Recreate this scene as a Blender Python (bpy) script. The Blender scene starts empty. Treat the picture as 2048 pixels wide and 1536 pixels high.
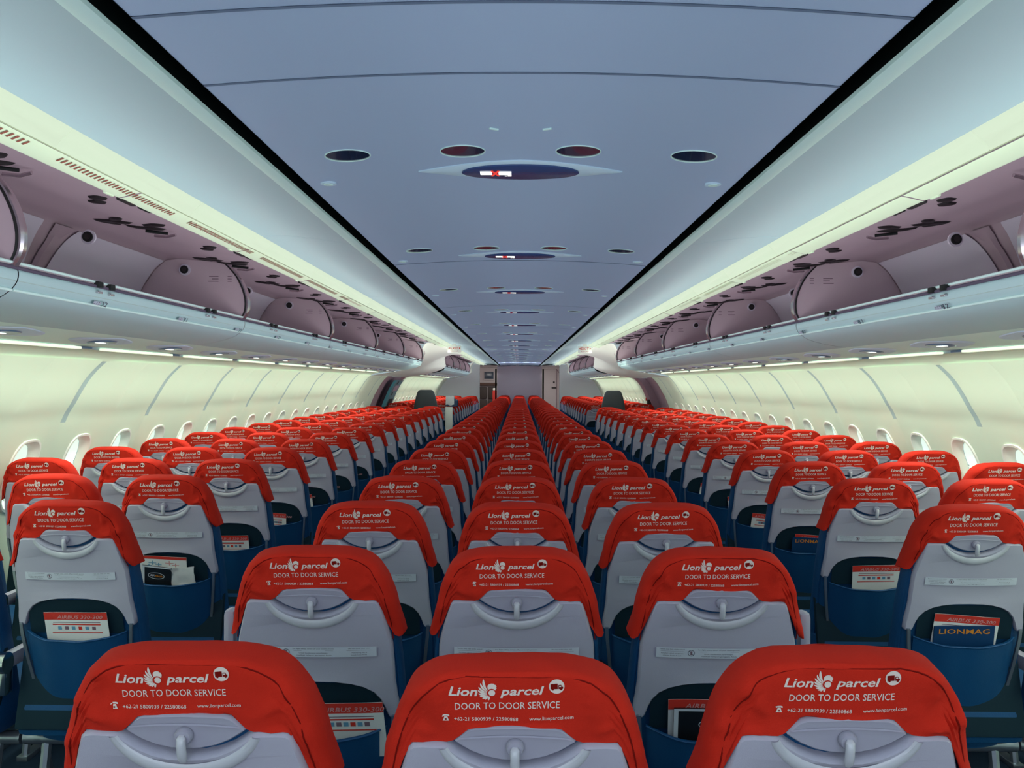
import bpy, bmesh, math, random
from mathutils import Vector, Matrix, noise
from mathutils.geometry import tessellate_polygon
R = math.radians
random.seed(7)
SC = bpy.context.scene
COL = SC.collection
F = 1777.0                     # focal length in pixels of the 2048 frame
EYE = 1.55                     # camera height above the floor

# ------------------------------------------------------------------ materials
def lin(c):
    return tuple(((v/255.0)/12.92 if v/255.0 <= .04045 else ((v/255.0+.055)/1.055)**2.4) for v in c)
def mat(name, rgb, rough=.5, metal=0, spec=.5, bump=0, bscale=200, var=0, vscale=6, emit=None, estr=1, coat=0, sheen=0):
    m = bpy.data.materials.new(name); m.use_nodes = True
    nt = m.node_tree; b = nt.nodes['Principled BSDF']
    c = lin(rgb)
    b.inputs['Base Color'].default_value = (*c, 1)
    b.inputs['Roughness'].default_value = rough
    b.inputs['Metallic'].default_value = metal
    b.inputs['Specular IOR Level'].default_value = spec
    if coat: b.inputs['Coat Weight'].default_value = coat
    if sheen: b.inputs['Sheen Weight'].default_value = sheen
    if emit:
        b.inputs['Emission Color'].default_value = (*lin(emit), 1)
        b.inputs['Emission Strength'].default_value = estr
    tc = nt.nodes.new('ShaderNodeTexCoord')
    if bump:
        n = nt.nodes.new('ShaderNodeTexNoise'); n.inputs['Scale'].default_value = bscale; n.inputs['Detail'].default_value = 2
        bp = nt.nodes.new('ShaderNodeBump'); bp.inputs['Strength'].default_value = bump; bp.inputs['Distance'].default_value = .002
        nt.links.new(tc.outputs['Object'], n.inputs['Vector']); nt.links.new(n.outputs['Fac'], bp.inputs['Height'])
        nt.links.new(bp.outputs['Normal'], b.inputs['Normal'])
    if var:
        n = nt.nodes.new('ShaderNodeTexNoise'); n.inputs['Scale'].default_value = vscale; n.inputs['Detail'].default_value = 3
        mr = nt.nodes.new('ShaderNodeMapRange'); mr.inputs['To Min'].default_value = 1-var; mr.inputs['To Max'].default_value = 1+var
        mx = nt.nodes.new('ShaderNodeVectorMath'); mx.operation = 'SCALE'; mx.inputs[0].default_value = c
        nt.links.new(tc.outputs['Object'], n.inputs['Vector']); nt.links.new(n.outputs['Fac'], mr.inputs['Value'])
        nt.links.new(mr.outputs[0], mx.inputs['Scale']); nt.links.new(mx.outputs[0], b.inputs['Base Color'])
    return m
M = dict(
 cover = mat('red_cover_cloth', (200,42,26), .9, bump=.35, bscale=900, var=.12, vscale=9, spec=.15),
 seam = mat('red_seam_thread', (120,18,12), .9, spec=.1),
 print = mat('printed_cream_ink', (226,214,204), .8, spec=.2),
 navy = mat('blue_leather', (12,72,118), .5, bump=.25, bscale=250, var=.12, vscale=5, spec=.35),
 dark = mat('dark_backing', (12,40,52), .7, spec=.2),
 shell = mat('grey_moulded_plastic', (176,176,192), .42, bump=.15, bscale=700, spec=.4),
 plate = mat('grey_latch_plastic', (162,162,178), .4, spec=.4),
 ridge = mat('pale_grey_ridge', (190,194,202), .3, spec=.5),
 sticker = mat('pale_sticker', (200,208,218), .5),
 ink = mat('sticker_ink', (60,62,84), .8),
 metal = mat('brushed_metal', (150,160,172), .3, metal=.8),
 steel = mat('polished_steel', (205,212,215), .15, metal=1),
 carpet = mat('blue_carpet', (30,46,64), .95, bump=.6, bscale=300, spec=.1, var=.2, vscale=40),
 ceil = mat('ceiling_laminate', (166,186,216), .5, bump=.08, bscale=300, spec=.35),
 ceilside = mat('side_ceiling_laminate', (166,192,202), .45, spec=.35, bump=.06, bscale=300),
 base = mat('sign_base_plastic', (196,220,236), .45),
 mauvedark = mat('rail_gasket', (86,76,98), .6),
 groove = mat('panel_seam', (104,122,150), .7),
 band = mat('pale_trim_and_highlight', (206,236,232), .4),
 slot = mat('black_slot', (4,14,14), .8, spec=.1),
 cove = mat('cove_diffuser', (120,130,110), .5, emit=(216,233,208), estr=.70),
 bindoor = mat('bin_door_skin', (226,246,214), .4),
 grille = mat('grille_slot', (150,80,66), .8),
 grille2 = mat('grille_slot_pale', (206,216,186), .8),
 binin = mat('bin_liner_mauve', (192,172,182), .55, var=.06, vscale=4, spec=.3),
 binwall = mat('bin_divider_mauve', (204,186,194), .5, var=.05, vscale=3, spec=.3),
 binpan = mat('bin_liner_pale', (224,220,234), .45, spec=.3),
 binout = mat('bin_fascia', (170,200,204), .45, spec=.5),
 binout2 = mat('bin_fascia_edge', (170,180,196), .4, spec=.4),
 white = mat('white_plastic', (242,246,234), .45, spec=.35),
 offw = mat('warm_white_panel', (216,206,204), .5),
 wall = mat('sidewall_laminate', (225,239,216), .55, spec=.25, bump=.05, bscale=300),
 joint = mat('sidewall_joint', (172,194,192), .8),
 bulk = mat('bulkhead_laminate', (206,196,216), .14, spec=.7),
 bulk2 = mat('side_bulkhead', (200,208,212), .5),
 rubber = mat('black_rubber', (22,26,26), .6),
 darkmet = mat('hinge_metal_dark', (52,48,50), .5, metal=.3),
 chrome = mat('chrome_arc', (210,200,205), .2, metal=.9),
 glass = mat('tinted_lens', (30,38,66), .12, spec=.8, coat=.5),
 signglass = mat('sign_lens_blue', (48,70,120), .25, spec=.6),
 lit = mat('lit_sign_white', (240,240,230), .5, emit=(236,238,224), estr=1.5),
 litred = mat('lit_sign_red', (220,40,30), .5, emit=(225,60,45), estr=.8),
 lamp = mat('lamp_diffuser', (236,244,220), .5, emit=(222,238,208), estr=.95),
 pane = mat('window_daylight', (220,240,225), .3, emit=(208,236,222), estr=.9),
 psu = mat('service_panel', (216,246,234), .45),
 psulens = mat('service_lens', (86,120,150), .3),
 teal = mat('teal_bay', (86,150,160), .45),
 mauve = mat('door_frame_mauve', (150,122,134), .55),
 crew = mat('crew_seat_vinyl', (52,62,66), .5, bump=.1),
 paper = mat('card_paper', (222,226,224), .6),
 cred = mat('card_red', (205,48,34), .6),
 cblack = mat('magazine_black', (22,26,32), .35),
 cblue = mat('magazine_blue', (14,58,100), .4),
 corange = mat('print_orange', (214,136,40), .5),
 cgrey = mat('print_grey', (120,96,110), .6),
 cpale = mat('print_pale', (206,150,150), .6),
 csky = mat('print_sky', (96,150,180), .6),
 brown = mat('brown_counter', (96,70,56), .6),
 umber = mat('jumpseat_brown', (74,64,58), .6),
 screen = mat('monitor_screen', (70,84,100), .2),
 belt = mat('seatbelt_webbing', (40,42,50), .8),
)

# ------------------------------------------------------------------ mesh builder
class MB:
    def __init__(s): s.v = []; s.f = []; s.m = []; s.mats = []
    def mi(s, key):
        if key not in s.mats: s.mats.append(key)
        return s.mats.index(key)
    def add(s, vs, fs, key):
        o = len(s.v); s.v += [tuple(v) for v in vs]; k = s.mi(key)
        for f in fs: s.f.append(tuple(i+o for i in f)); s.m.append(k)
    def box(s, c, d, key, rot=None, bev=0):
        bm = bmesh.new(); bmesh.ops.create_cube(bm, size=1)
        bmesh.ops.scale(bm, vec=d, verts=bm.verts)
        if bev: bmesh.ops.bevel(bm, geom=bm.edges[:], offset=bev, segments=2, affect='EDGES', profile=.6)
        if rot is not None: bmesh.ops.transform(bm, matrix=rot.to_4x4(), verts=bm.verts)
        bm.verts.index_update()
        s.add([v.co + Vector(c) for v in bm.verts], [[v.index for v in f.verts] for f in bm.faces], key); bm.free()
    def grid(s, pts, key, close_u=False):
        n = len(pts); m = len(pts[0]); vs = [p for r in pts for p in r]; fs = []
        for i in range(n-1):
            for j in range(m if close_u else m-1):
                j2 = (j+1) % m
                fs.append((i*m+j, i*m+j2, (i+1)*m+j2, (i+1)*m+j))
        s.add(vs, fs, key)
    def loft(s, rings, key, cap=True):
        s.grid(rings, key, True)
        if cap:
            for r in (rings[0], rings[-1]):
                s.add(r, [tuple(range(len(r)))], key)
    def tube(s, path, r, key, n=8, flat=1.0):
        rings = []
        path = [Vector(p) for p in path]
        for i, p in enumerate(path):
            d = (path[min(i+1, len(path)-1)] - path[max(i-1, 0)]).normalized()
            a = Vector((0,0,1)) if abs(d.z) < .9 else Vector((0,1,0))
            x = d.cross(a).normalized(); y = d.cross(x)
            rr = r[i] if isinstance(r, (list, tuple)) else r
            rings.append([p + x*math.cos(t*2*math.pi/n)*rr + y*math.sin(t*2*math.pi/n)*rr*flat for t in range(n)])
        s.loft(rings, key)
    def plate(s, poly, fn, n0, n1, inset, key):
        """poly: list of (a,b); fn(a,b,n)->xyz. A slab with a rounded rim."""
        N = len(poly); area = sum(poly[i][0]*poly[(i+1)%N][1]-poly[(i+1)%N][0]*poly[i][1] for i in range(N))
        sg = 1 if area > 0 else -1
        def ins(d):
            out = []
            for i in range(N):
                p = Vector(poly[i]); a = Vector(poly[i-1]); b = Vector(poly[(i+1)%N])
                e1 = (p-a); e2 = (b-p)
                e1 = e1.normalized() if e1.length > 1e-9 else e2.normalized(); e2 = e2.normalized() if e2.length > 1e-9 else e1
                n1_ = Vector((-e1.y, e1.x))*sg; n2_ = Vector((-e2.y, e2.x))*sg
                nn = (n1_+n2_); nn = nn.normalized() if nn.length > 1e-6 else n1_
                k = max(.5, nn.dot(n1_)); out.append(p + nn*d/k)
            return out
        rings = []
        for d, h in ((0, n0), (0, n0+(n1-n0)*.5), (inset*.3, n0+(n1-n0)*.85), (inset, n1)):
            rings.append([fn(p[0], p[1], h) for p in ins(d)])
        s.grid(rings, key, True)
        q = ins(inset); tri = tessellate_polygon([[Vector((p.x, p.y, 0)) for p in q]])
        s.add([fn(p.x, p.y, n1) for p in q], tri, key)
    def flat(s, poly, fn, key):
        tri = tessellate_polygon([[Vector((p[0], p[1], 0)) for p in poly]])
        s.add([fn(p[0], p[1]) for p in poly], tri, key)
    def mesh(s, name, smooth=True, ang=40):
        me = bpy.data.meshes.new(name); me.from_pydata(s.v, [], s.f)
        for k in s.mats: me.materials.append(M[k])
        me.polygons.foreach_set('material_index', s.m)
        bm = bmesh.new(); bm.from_mesh(me)
        bmesh.ops.remove_doubles(bm, verts=bm.verts, dist=1e-6)
        bmesh.ops.recalc_face_normals(bm, faces=bm.faces); bm.to_mesh(me); bm.free()
        if smooth:
            me.polygons.foreach_set('use_smooth', [True]*len(me.polygons)); me.set_sharp_from_angle(angle=R(ang))
        me.update(); return me

def link(name, me, parent=None, loc=(0,0,0), rz=0):
    o = bpy.data.objects.new(name, me); COL.objects.link(o); o.location = loc; o.rotation_euler = (0,0,rz)
    if parent: o.parent = parent
    return o
def tag(o, label=None, cat=None, group=None, kind=None):
    if label: o['label'] = label
    if cat: o['category'] = cat
    if group: o['group'] = group
    if kind: o['kind'] = kind
    return o
def struct(name, mb, parent=None, **k):
    o = link(name, mb.mesh(name, **k) if mb else None, parent)
    if not parent: o['kind'] = 'structure'
    return o
ORD = ['zeroth','nearest','second','third','fourth','fifth','sixth','seventh','eighth','ninth','tenth','eleventh','twelfth','thirteenth','fourteenth','fifteenth','sixteenth','seventeenth','eighteenth','nineteenth','twentieth']
def ordw(k):
    if k <= 20: return ORD[k]
    t = {2:'twenty', 3:'thirty', 4:'forty'}[k//10]
    if k % 10 == 0: return t[:-1]+'ieth'
    return t+'-'+(['','first']+ORD[2:])[k % 10]

_tc = {}
def text2d(body, u0, u1, base, cap, bold=0, shear=0, slope=0):
    """outline lettering as faces in (u, s) space: s grows downwards"""
    key = (body, bold, shear)
    if key not in _tc:
        cu = bpy.data.curves.new('lettering', 'FONT'); cu.body = body; cu.size = 1; cu.resolution_u = 2
        cu.offset = bold; cu.shear = shear; cu.fill_mode = 'FRONT'
        ob = bpy.data.objects.new('lettering', cu); COL.objects.link(ob)
        bpy.context.view_layer.update()
        me = bpy.data.meshes.new_from_object(ob.evaluated_get(bpy.context.evaluated_depsgraph_get()))
        vs = [(v.co.x, v.co.y) for v in me.vertices]; fs = [tuple(p.vertices) for p in me.polygons]
        bpy.data.objects.remove(ob); bpy.data.curves.remove(cu); bpy.data.meshes.remove(me)
        _tc[key] = (vs, fs)
    vs, fs = _tc[key]
    x0 = min(v[0] for v in vs); x1 = max(v[0] for v in vs)
    k = (u1-u0)/(x1-x0); ky = cap/.72
    return [(u0+(x-x0)*k, base - y*ky + slope*(x-x0)*k) for x, y in vs], fs
def put_text(mb, fn, key, *a, **k):
    vs, fs = text2d(*a, **k); mb.add([fn(*v) for v in vs], fs, key)

def interp(tab, x):
    if x <= tab[0][0]: return tab[0][1]
    for (a, va), (b, vb) in zip(tab, tab[1:]):
        if x <= b:
            t = (x-a)/(b-a); return va+(vb-va)*t
    return tab[-1][1]
def smooth_tab(tab):
    """Catmull-Rom resampled table"""
    out = []
    n = len(tab)
    for i in range(n-1):
        p0 = tab[max(i-1,0)]; p1 = tab[i]; p2 = tab[i+1]; p3 = tab[min(i+2,n-1)]
        for k in range(6):
            t = k/6; r = []
            for d in range(len(p1)):
                r.append(.5*((2*p1[d])+(-p0[d]+p2[d])*t+(2*p0[d]-5*p1[d]+4*p2[d]-p3[d])*t*t+(-p0[d]+3*p1[d]-3*p2[d]+p3[d])*t**3))
            out.append(tuple(r))
    out.append(tab[-1]); return out

# ------------------------------------------------------------------ the seat
TH = R(13); TOPZ = EYE-.355; SH = .14
def P(u, s, n):
    return Vector((u, (s-SH)*math.sin(TH) - n*math.cos(TH), TOPZ - s*math.cos(TH) - n*math.sin(TH)))
S0 = .029                      # where the silhouette of the head rest starts
WT = smooth_tab([(S0+a, b*.98) for a, b in ((0,.070),(.005,.094),(.014,.117),(.03,.139),(.058,.158),(.1,.175),(.15,.187),(.2,.194),(.27,.200),(.36,.205),(.5,.208),(.8,.208))])
TT = [(S0+a, b) for a, b in ((0,.040),(.005,.056),(.015,.068),(.04,.080),(.08,.088),(.28,.098),(.8,.108))]
E = .42
def wr(u, s, seed):
    if seed is None: return 0
    v = noise.noise(Vector((u*9 + s*9 + seed*7.3, s*16 - u*11, seed*3.1)))*.009
    v += noise.noise(Vector((u*26+seed*5, s*14-u*18, seed)))*.003
    a = abs(u)/.19
    v += math.sin((abs(u)*1.0 - s*.55)*150 + seed*2)*.0055*max(0, min(1, (a-.5)*2.4))*min(1, s/.05)*(.5+noise.noise(Vector((seed*3.3, u*5, s*6))))
    # folds fanning out from the corners of the latch cut-out towards the shoulders
    du, ds = abs(u)-.088, .135-s; rr = math.hypot(du, ds); an = math.atan2(ds, du); sd = seed*1.7 + (2.1 if u > 0 else 0)
    f = max(0, math.sin(an*(7.5+.9*math.sin(sd))+sd*2.3))**1.5*.0085*min(1, rr/.035)*(.45+.55*math.sin(sd*3.1)**2)
    if abs(u) > .106: v += f*min(1, (abs(u)-.106)/.014)
    return v*min(1, max(0, s-S0)/.02)*(1 if abs(u) > .1 or s > .11 else .28)
def surf(u, s, grow=0, seed=None):
    w = interp(WT, s)+grow; T = interp(TT, s)+2*grow; q = min(.9999, abs(u)/w)
    c = q**(1/E); si = math.sqrt(max(0, 1-c*c))
    return -(interp(TT, s))/2 - .006*max(0, 1-(s-S0)/.005) + T/2*(si**E) + wr(u, s, seed)
def ring(s, grow=0, N=40):
    w = interp(WT, s)+grow; T = interp(TT, s)+2*grow; c0 = -interp(TT, s)/2 - .006*max(0, 1-(s-S0)/.005)
    out = []
    for i in range(N):
        t = 2*math.pi*i/N; c = math.cos(t); si = math.sin(t)
        out.append((w*math.copysign(abs(c)**E, c), c0+T/2*math.copysign(abs(si)**E, si), abs(c)**E, si))
    return out

def make_backrest():
    b = MB(); rings = []
    for s in [.044,.048,.058,.075,.1,.16,.22,.26,.32,.4,.5,.6,.7,.76]:
        rings.append([P(u, s, n - (.0 if s < .3 else 0)) for u, n, q, si in ring(s, -.004 if s > .2 else -.008)])
    b.loft(rings, 'navy')
    # piping down both edges
    for sg in (-1, 1):
        b.tube([P(sg*(interp(WT, s)-.012), s, surf(sg*(interp(WT, s)-.012), s, -.004)+.001) for s in [.2+.05*k for k in range(12)]], .003, 'navy', 6)
    return b.mesh('backrest')
def send(q, si):
    if si < -.02: return .25
    t = [(0,.111),(.36,.111),(.38,.113),(.485,.134),(.51,.137),(.80,.138),(.825,.147),(.905,.226),(.93,.234),(1,.238)]
    return interp(t, q)
def logo_shapes():
    """cream shapes of the print in (u, s)"""
    out = []
    cx, cy = -.0375, .0535          # ball of the winged lion head
    def disc(x, y, r, n=20): return [(x+r*math.cos(2*math.pi*i/n), y+r*math.sin(2*math.pi*i/n)) for i in range(n)]
    out.append(('print', disc(cx+.0025, cy-.0002, .0046)))
    # head and mane above the ball
    head = [(-.0035,-.0085),(-.0032,-.0115),(-.001,-.0135),(.002,-.0145),(.005,-.0142),(.0058,-.0128),(.0082,-.0122),(.0076,-.0108),(.0092,-.0098),(.0082,-.0086),(.0092,-.0072),(.0078,-.0062),(.0084,-.0048),(.0068,-.0042),(.0045,-.0062),(.002,-.0066),(-.0008,-.0060),(-.0028,-.0044)]
    out.append(('print', [(cx+a, cy+b) for a, b in head]))
    # nine feathers sweeping round the left
    tips = [(-.0088,-.0208),(-.0132,-.0150),(-.0158,-.0095),(-.0166,-.0045),(-.0162,.0005),(-.0142,.0048),(-.0108,.0082),(-.0066,.0104),(-.0018,.0112)]
    for k, (tx_, ty_) in enumerate(tips):
        a0 = R(215-k*14); rx, ry = .0058*math.cos(a0)+.0012, .0058*math.sin(a0)
        mx, my = (rx+tx_)/2, (ry+ty_)/2; L = math.hypot(tx_-rx, ty_-ry); dx, dy = (tx_-rx)/L, (ty_-ry)/L
        bx, by = mx+dy*L*.22, my-dx*L*.22
        if bx*1.0+by*-1.0 > mx+my*-1.0: bx, by = mx-dy*L*.22, my+dx*L*.22
        p1 = []; p2 = []
        for j in range(9):
            t = j/8; x = (1-t)**2*rx+2*t*(1-t)*bx+t*t*tx_; y = (1-t)**2*ry+2*t*(1-t)*by+t*t*ty_
            gx = 2*(1-t)*(bx-rx)+2*t*(tx_-bx); gy = 2*(1-t)*(by-ry)+2*t*(ty_-by); g = math.hypot(gx, gy)
            wd = (.0004+.0010*math.sin(math.pi*min(1, t**1.2)))*(1.25 if k == 0 else 1)*(1 if t < 1 else .15)
            p1.append((cx+x-gy/g*wd, cy+y+gx/g*wd)); p2.append((cx+x+gy/g*wd, cy+y-gx/g*wd))
        out.append(('print', p1+p2[::-1]))
    # truck roundel
    tx, ty = .0535, .0430
    out.append(('print', disc(tx, ty, .0107, 28)))
    out.append(('cover2', [(tx-.0085,ty-.0038),(tx+.0012,ty-.0048),(tx+.0016,ty+.0034),(tx-.0082,ty+.0040)]))
    out.append(('cover2', [(tx+.0024,ty-.0026),(tx+.0060,ty-.0030),(tx+.0072,ty-.0004),(tx+.0088,ty+.0002),(tx+.0088,ty+.0030),(tx+.0026,ty+.0034)]))
    out.append(('cover2', disc(tx-.0052, ty+.0042, .0016, 10))); out.append(('cover2', disc(tx+.0062, ty+.0036, .0016, 10)))
    out.append(('print3', [(tx+.0034,ty-.0018),(tx+.0056,ty-.0020),(tx+.0062,ty-.0002),(tx+.0034,ty+.0000)]))
    # telephone
    px, py = -.0985, .0925
    out.append(('print', [(px-.0050,py-.0022),(px-.0044,py-.0044),(px-.002,py-.0052),(px+.002,py-.0054),(px+.0044,py-.0048),(px+.0050,py-.0026),(px+.0030,py-.0022),(px+.0024,py-.0032),(px-.0024,py-.0030),(px-.0030,py-.0020)]))
    out.append(('print', [(px-.0020,py-.0022),(px+.0020,py-.0024),(px+.0028,py+.0004),(px+.0044,py+.0046),(px-.0044,py+.0050),(px-.0028,py+.0006)]))
    out.append(('cover2', disc(px, py+.0018, .0013, 10)))
    return out
def make_cover(seed):
    b = MB(); N = 88; J = 26; G = .0045
    cols = []
    for i in range(N):
        h = N//2; k2 = (i % h)/h; qs = 1-2*k2                 # columns spread evenly over both wide faces
        qs = math.copysign(1-(1-abs(qs))**1.25, qs) if abs(qs) > 1e-9 else 0.0
        if i >= h: qs = -qs
        c = math.copysign(abs(qs)**(1/E), qs); si = math.sqrt(max(0, 1-c*c))*(1 if i < h else -1); q = abs(qs)
        se = send(q, si); col = []
        for j in range(J+1):
            s = S0+.0005 + (se-S0-.0005)*(j/J)**1.25
            w = interp(WT, s)+G; T = interp(TT, s)+2*G; c0 = -interp(TT, s)/2 - .006*max(0, 1-(s-S0)/.005)
            u = w*math.copysign(q, c)
            if si >= 0: n = surf(u, s, G, seed)
            else: n = c0 + T/2*math.copysign(abs(si)**E, si)
            u += noise.noise(Vector((seed*4.1, s*22, 3*math.copysign(1, c)+si)))*.003*q
            ds = noise.noise(Vector((u*22, seed*9.7, 0)))*.0045*max(0, 1-(s-S0)/.04)
            flare = .004*max(0, (s-.19)/.03) if q > .9 else 0
            col.append(P(u+math.copysign(flare, c), s+ds-.002, n))
        cols.append(col)
    rows = [[cols[i][j] for i in range(N)] for j in range(J+1)]
    b.grid(rows, 'cover', True); b.add(rows[0], [tuple(range(N))], 'cover')
    # turned hem: a second skin just inside, only near the edge
    rows2 = [[Vector(p) for p in rows[J]], [rows[J][i] + (P(0,0,-1)-P(0,0,0))*.004*(1 if i < N//2 else -1) for i in range(N)]]
    b.grid(rows2, 'seam', True)
    # stitched seam following the outline of the back panel
    ol = [(interp(WT, S0+t), S0+t) for t in [.205-.205*(k/26)**.7 for k in range(27)]] + [(.06, S0), (.04, S0), (.02, S0), (0, S0)]
    half = []
    for i, (u, s) in enumerate(ol):
        a_ = ol[max(i-1, 0)]; b_ = ol[min(i+1, len(ol)-1)]; d = Vector((b_[0]-a_[0], b_[1]-a_[1])).normalized()
        nx = Vector((d.y, -d.x)); nx = nx if nx.x < 0 or (abs(nx.x) < 1e-3 and nx.y > 0) else -nx
        half.append((max(0, u+nx.x*.012), s+nx.y*.0035+.0005))
    half = [p for i, p in enumerate(half) if p[0] > 1e-4 or i == len(half)-1]
    path = [(-u, s) for u, s in half] + half[::-1][1:]
    b.tube([P(u, s, surf(u, s, G, seed)+.0003) for u, s in path], .0012, 'seam', 5)
    fn = lambda h: (lambda u, s: P(u+.003, s+.0025, surf(u+.003, s+.0025, G, seed)+h))
    f1 = fn(.0011); f2 = fn(.0018); f3 = fn(.0024)
    for k, poly in logo_shapes():
        b.flat(poly, {'print':f1,'cover2':f2,'print3':f3}[k], {'print':'print','cover2':'seam','print3':'print'}[k])
    put_text(b, f1, 'print', 'Lion', -.0945, -.0545, .0575, .0135, bold=.022, shear=.22)
    put_text(b, f1, 'print', 'parcel', -.0235, .0365, .0565, .0128, bold=.022, shear=.22, slope=-.02)
    put_text(b, f1, 'print', 'DOOR TO DOOR SERVICE', -.086, .058, .0795, .0108, bold=.004, slope=-.025)
    put_text(b, f1, 'print', '+62-21 5800939 / 22580868', -.087, .001, .0965, .0056, bold=.004)
    put_text(b, f1, 'print', 'www.lionparcel.com', .0165, .0775, .0955, .0056, bold=.004, slope=-.05)
    return b.mesh('headrest_cover', ang=60)
def sym(pts):
    return pts + [(-u, s) for u, s in pts[::-1] if abs(u) > 1e-6]
def NS(u, s, n):   # shell surface: gently bowed
    return P(u, s, n - .010*(u/.18)**2)
def make_shell():
    b = MB()
    half = [(0,.1705),(.022,.1695),(.044,.1645),(.064,.1560),(.080,.1455),(.090,.1380),(.100,.1352),(.128,.1355),(.142,.1372),(.149,.143),(.157,.168),(.167,.205),(.174,.232),(.177,.250),(.179,.30),(.180,.34),(.184,.38),(.188,.405),(.1885,.428),(.184,.434),(.166,.434),(.160,.425),(.154,.405),(.145,.385),(.130,.367),(.108,.354),(.08,.3455),(.045,.3405),(0,.339)]
    b.plate(sym(half), NS, -.012, .014, .0045, 'shell')
    # raised lip running round under the latch like a smile
    c = [(math.sin(a)*.100/math.sin(R(70)), .1395+.052*(math.cos(a)-math.cos(R(70)))/(1-math.cos(R(70)))) for a in [R(-70+140*k/24) for k in range(25)]]
    rows = []
    for k, (u, s) in enumerate(c):
        kk = k/24; ww = .0105*(math.sin(math.pi*min(1, max(0, .08+.84*kk)))**.35)
        d = Vector((u, s-.118)).normalized()
        rows.append([NS(u+d.x*o, s+d.y*o, .0135+h) for o, h in ((-ww,0),(-ww*.6,.0032),(0,.0038),(ww*.6,.0032),(ww,0))])
    b.grid(rows, 'ridge')
    return b.mesh('back_shell')
def make_plate():
    b = MB()
    half = [(0,.1615),(.02,.1605),(.042,.1558),(.062,.1475),(.078,.1375),(.085,.1320),(.084,.1305),(.070,.1155),(.064,.1115),(.055,.109),(0,.1065)]
    b.plate(sym(half), NS, -.004, .009, .003, 'plate')
    # arched crease line
    rows = [[NS(u, .121+.006*(u/.08)**2+o, .0095+h) for o, h in ((-.0012,0),(0,.0022),(.0012,0))] for u in [-.078+.156*k/16 for k in range(17)]]
    b.grid(rows, 'plate')
    return b.mesh('latch_plate')
def make_latch():
    b = MB()
    n0 = .009
    rings = []
    for r, n in ((.0125,n0),(.0125,n0+.005),(.0105,n0+.009),(.006,n0+.010)):
        rings.append([NS(r*math.cos(2*math.pi*i/20), .137+r*math.sin(2*math.pi*i/20), n) for i in range(20)])
    b.loft(rings, 'plate')
    b.loft([[NS(w*math.cos(2*math.pi*i/12), s, n+h*math.sin(2*math.pi*i/12)) for i in range(12)] for w, s, n, h in
        ((.004,.1315,.020,.002),(.0066,.135,.022,.005),(.0064,.145,.024,.006),(.0066,.156,.024,.006),(.0062,.167,.023,.005),(.004,.1715,.022,.003))], 'ridge')
    return b.mesh('tray_latch')
def make_sticker():
    b = MB(); f0 = lambda u, s: NS(u, s, .0146); f1 = lambda u, s: NS(u, s, .0150)
    us = [-.142+.284*k/20 for k in range(21)]
    b.grid([[NS(u, s, .0146) for u in us] for s in (.2475,.2725)], 'sticker')
    put_text(b, f1, 'ink', 'Fasten seat belt while seated', -.134, -.078, .2525, .0026)
    put_text(b, f1, 'ink', 'Kenakan sabuk pengaman', -.131, -.081, .2625, .0026)
    put_text(b, f1, 'ink', 'selama Anda duduk', -.127, -.085, .2680, .0026)
    put_text(b, f1, 'ink', 'For flight safety, switch off your mobile phones', -.048, .046, .2525, .0026)
    put_text(b, f1, 'ink', 'Untuk keselamatan penerbangan,', -.034, .032, .2630, .0026)
    put_text(b, f1, 'ink', 'matikan telepon genggam Anda', -.040, .040, .2685, .0026)
    put_text(b, f1, 'ink', 'Life vest under your seat', .078, .126, .2525, .0026)
    put_text(b, f1, 'ink', 'Pelampung ada di', .086, .120, .2630, .0026)
    put_text(b, f1, 'ink', 'bawah kursi Anda', .084, .120, .2685, .0026)
    for a, c in ((-.132,-.080),(-.046,.044),(.074,.130)):
        b.add([f1(a,.2562), f1(c,.2562), f1(c,.2566), f1(a,.2566)], [(0,1,2,3)], 'ink')
    n = 20; c0 = (-.063,.2598)
    o = [f1(c0[0]+.0078*math.cos(2*math.pi*i/n), c0[1]+.0078*math.sin(2*math.pi*i/n)) for i in range(n)]
    q = [f1(c0[0]+.0066*math.cos(2*math.pi*i/n), c0[1]+.0066*math.sin(2*math.pi*i/n)) for i in range(n)]
    b.grid([o, q], 'ink', True)
    b.add([f1(c0[0]-.0052,c0[1]-.0044), f1(c0[0]-.0044,c0[1]-.0052), f1(c0[0]+.0052,c0[1]+.0044), f1(c0[0]+.0044,c0[1]+.0052)], [(0,1,2,3)], 'ink')
    b.add([f1(c0[0]-.0022,c0[1]-.0048), f1(c0[0]+.0022,c0[1]-.0048), f1(c0[0]+.0022,c0[1]+.0048), f1(c0[0]-.0022,c0[1]+.0048)], [(0,1,2,3)], 'cgrey')
    return b.mesh('instruction_sticker')
def make_pocket():
    b = MB(); rows = []
    for j in range(13):
        s = .452+.385*j/12; t = j/12; row = []
        for i in range(25):
            q = -1+2*i/24; u = q*(.158-.004*t)
            bul = (1-abs(q)**3)*(.030*(1-t)**.8+.022) + .006
            sag = .010*(1-q*q)*(1-t)**3
            row.append(P(u, s+sag, bul*1.0 + .002*math.sin(u*60)*(1-t)))
        rows.append(row)
    b.grid(rows, 'navy')
    b.grid([[p - (P(0,0,1)-P(0,0,0))*.003*k for p in rows[0]] for k in (0, 1, 3)], 'navy')
    b.tube(rows[0], .0028, 'navy', 6)
    # the dark back of the opening
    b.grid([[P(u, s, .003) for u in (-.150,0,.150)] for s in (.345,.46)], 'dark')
    return b.mesh('seat_pocket')
def make_strut(sg):
    b = MB()
    path = [(.176,.424,.006),(.174,.46,.010),(.164,.55,.012),(.150,.65,.012),(.142,.735,.008)]
    rings = [[P(sg*u+w, s, n+h) for w, h in ((-.005,-.004),(.005,-.004),(.005,.004),(-.005,.004))] for u, s, n in path]
    b.loft(rings, 'metal'); return b.mesh('side_strut')
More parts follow.
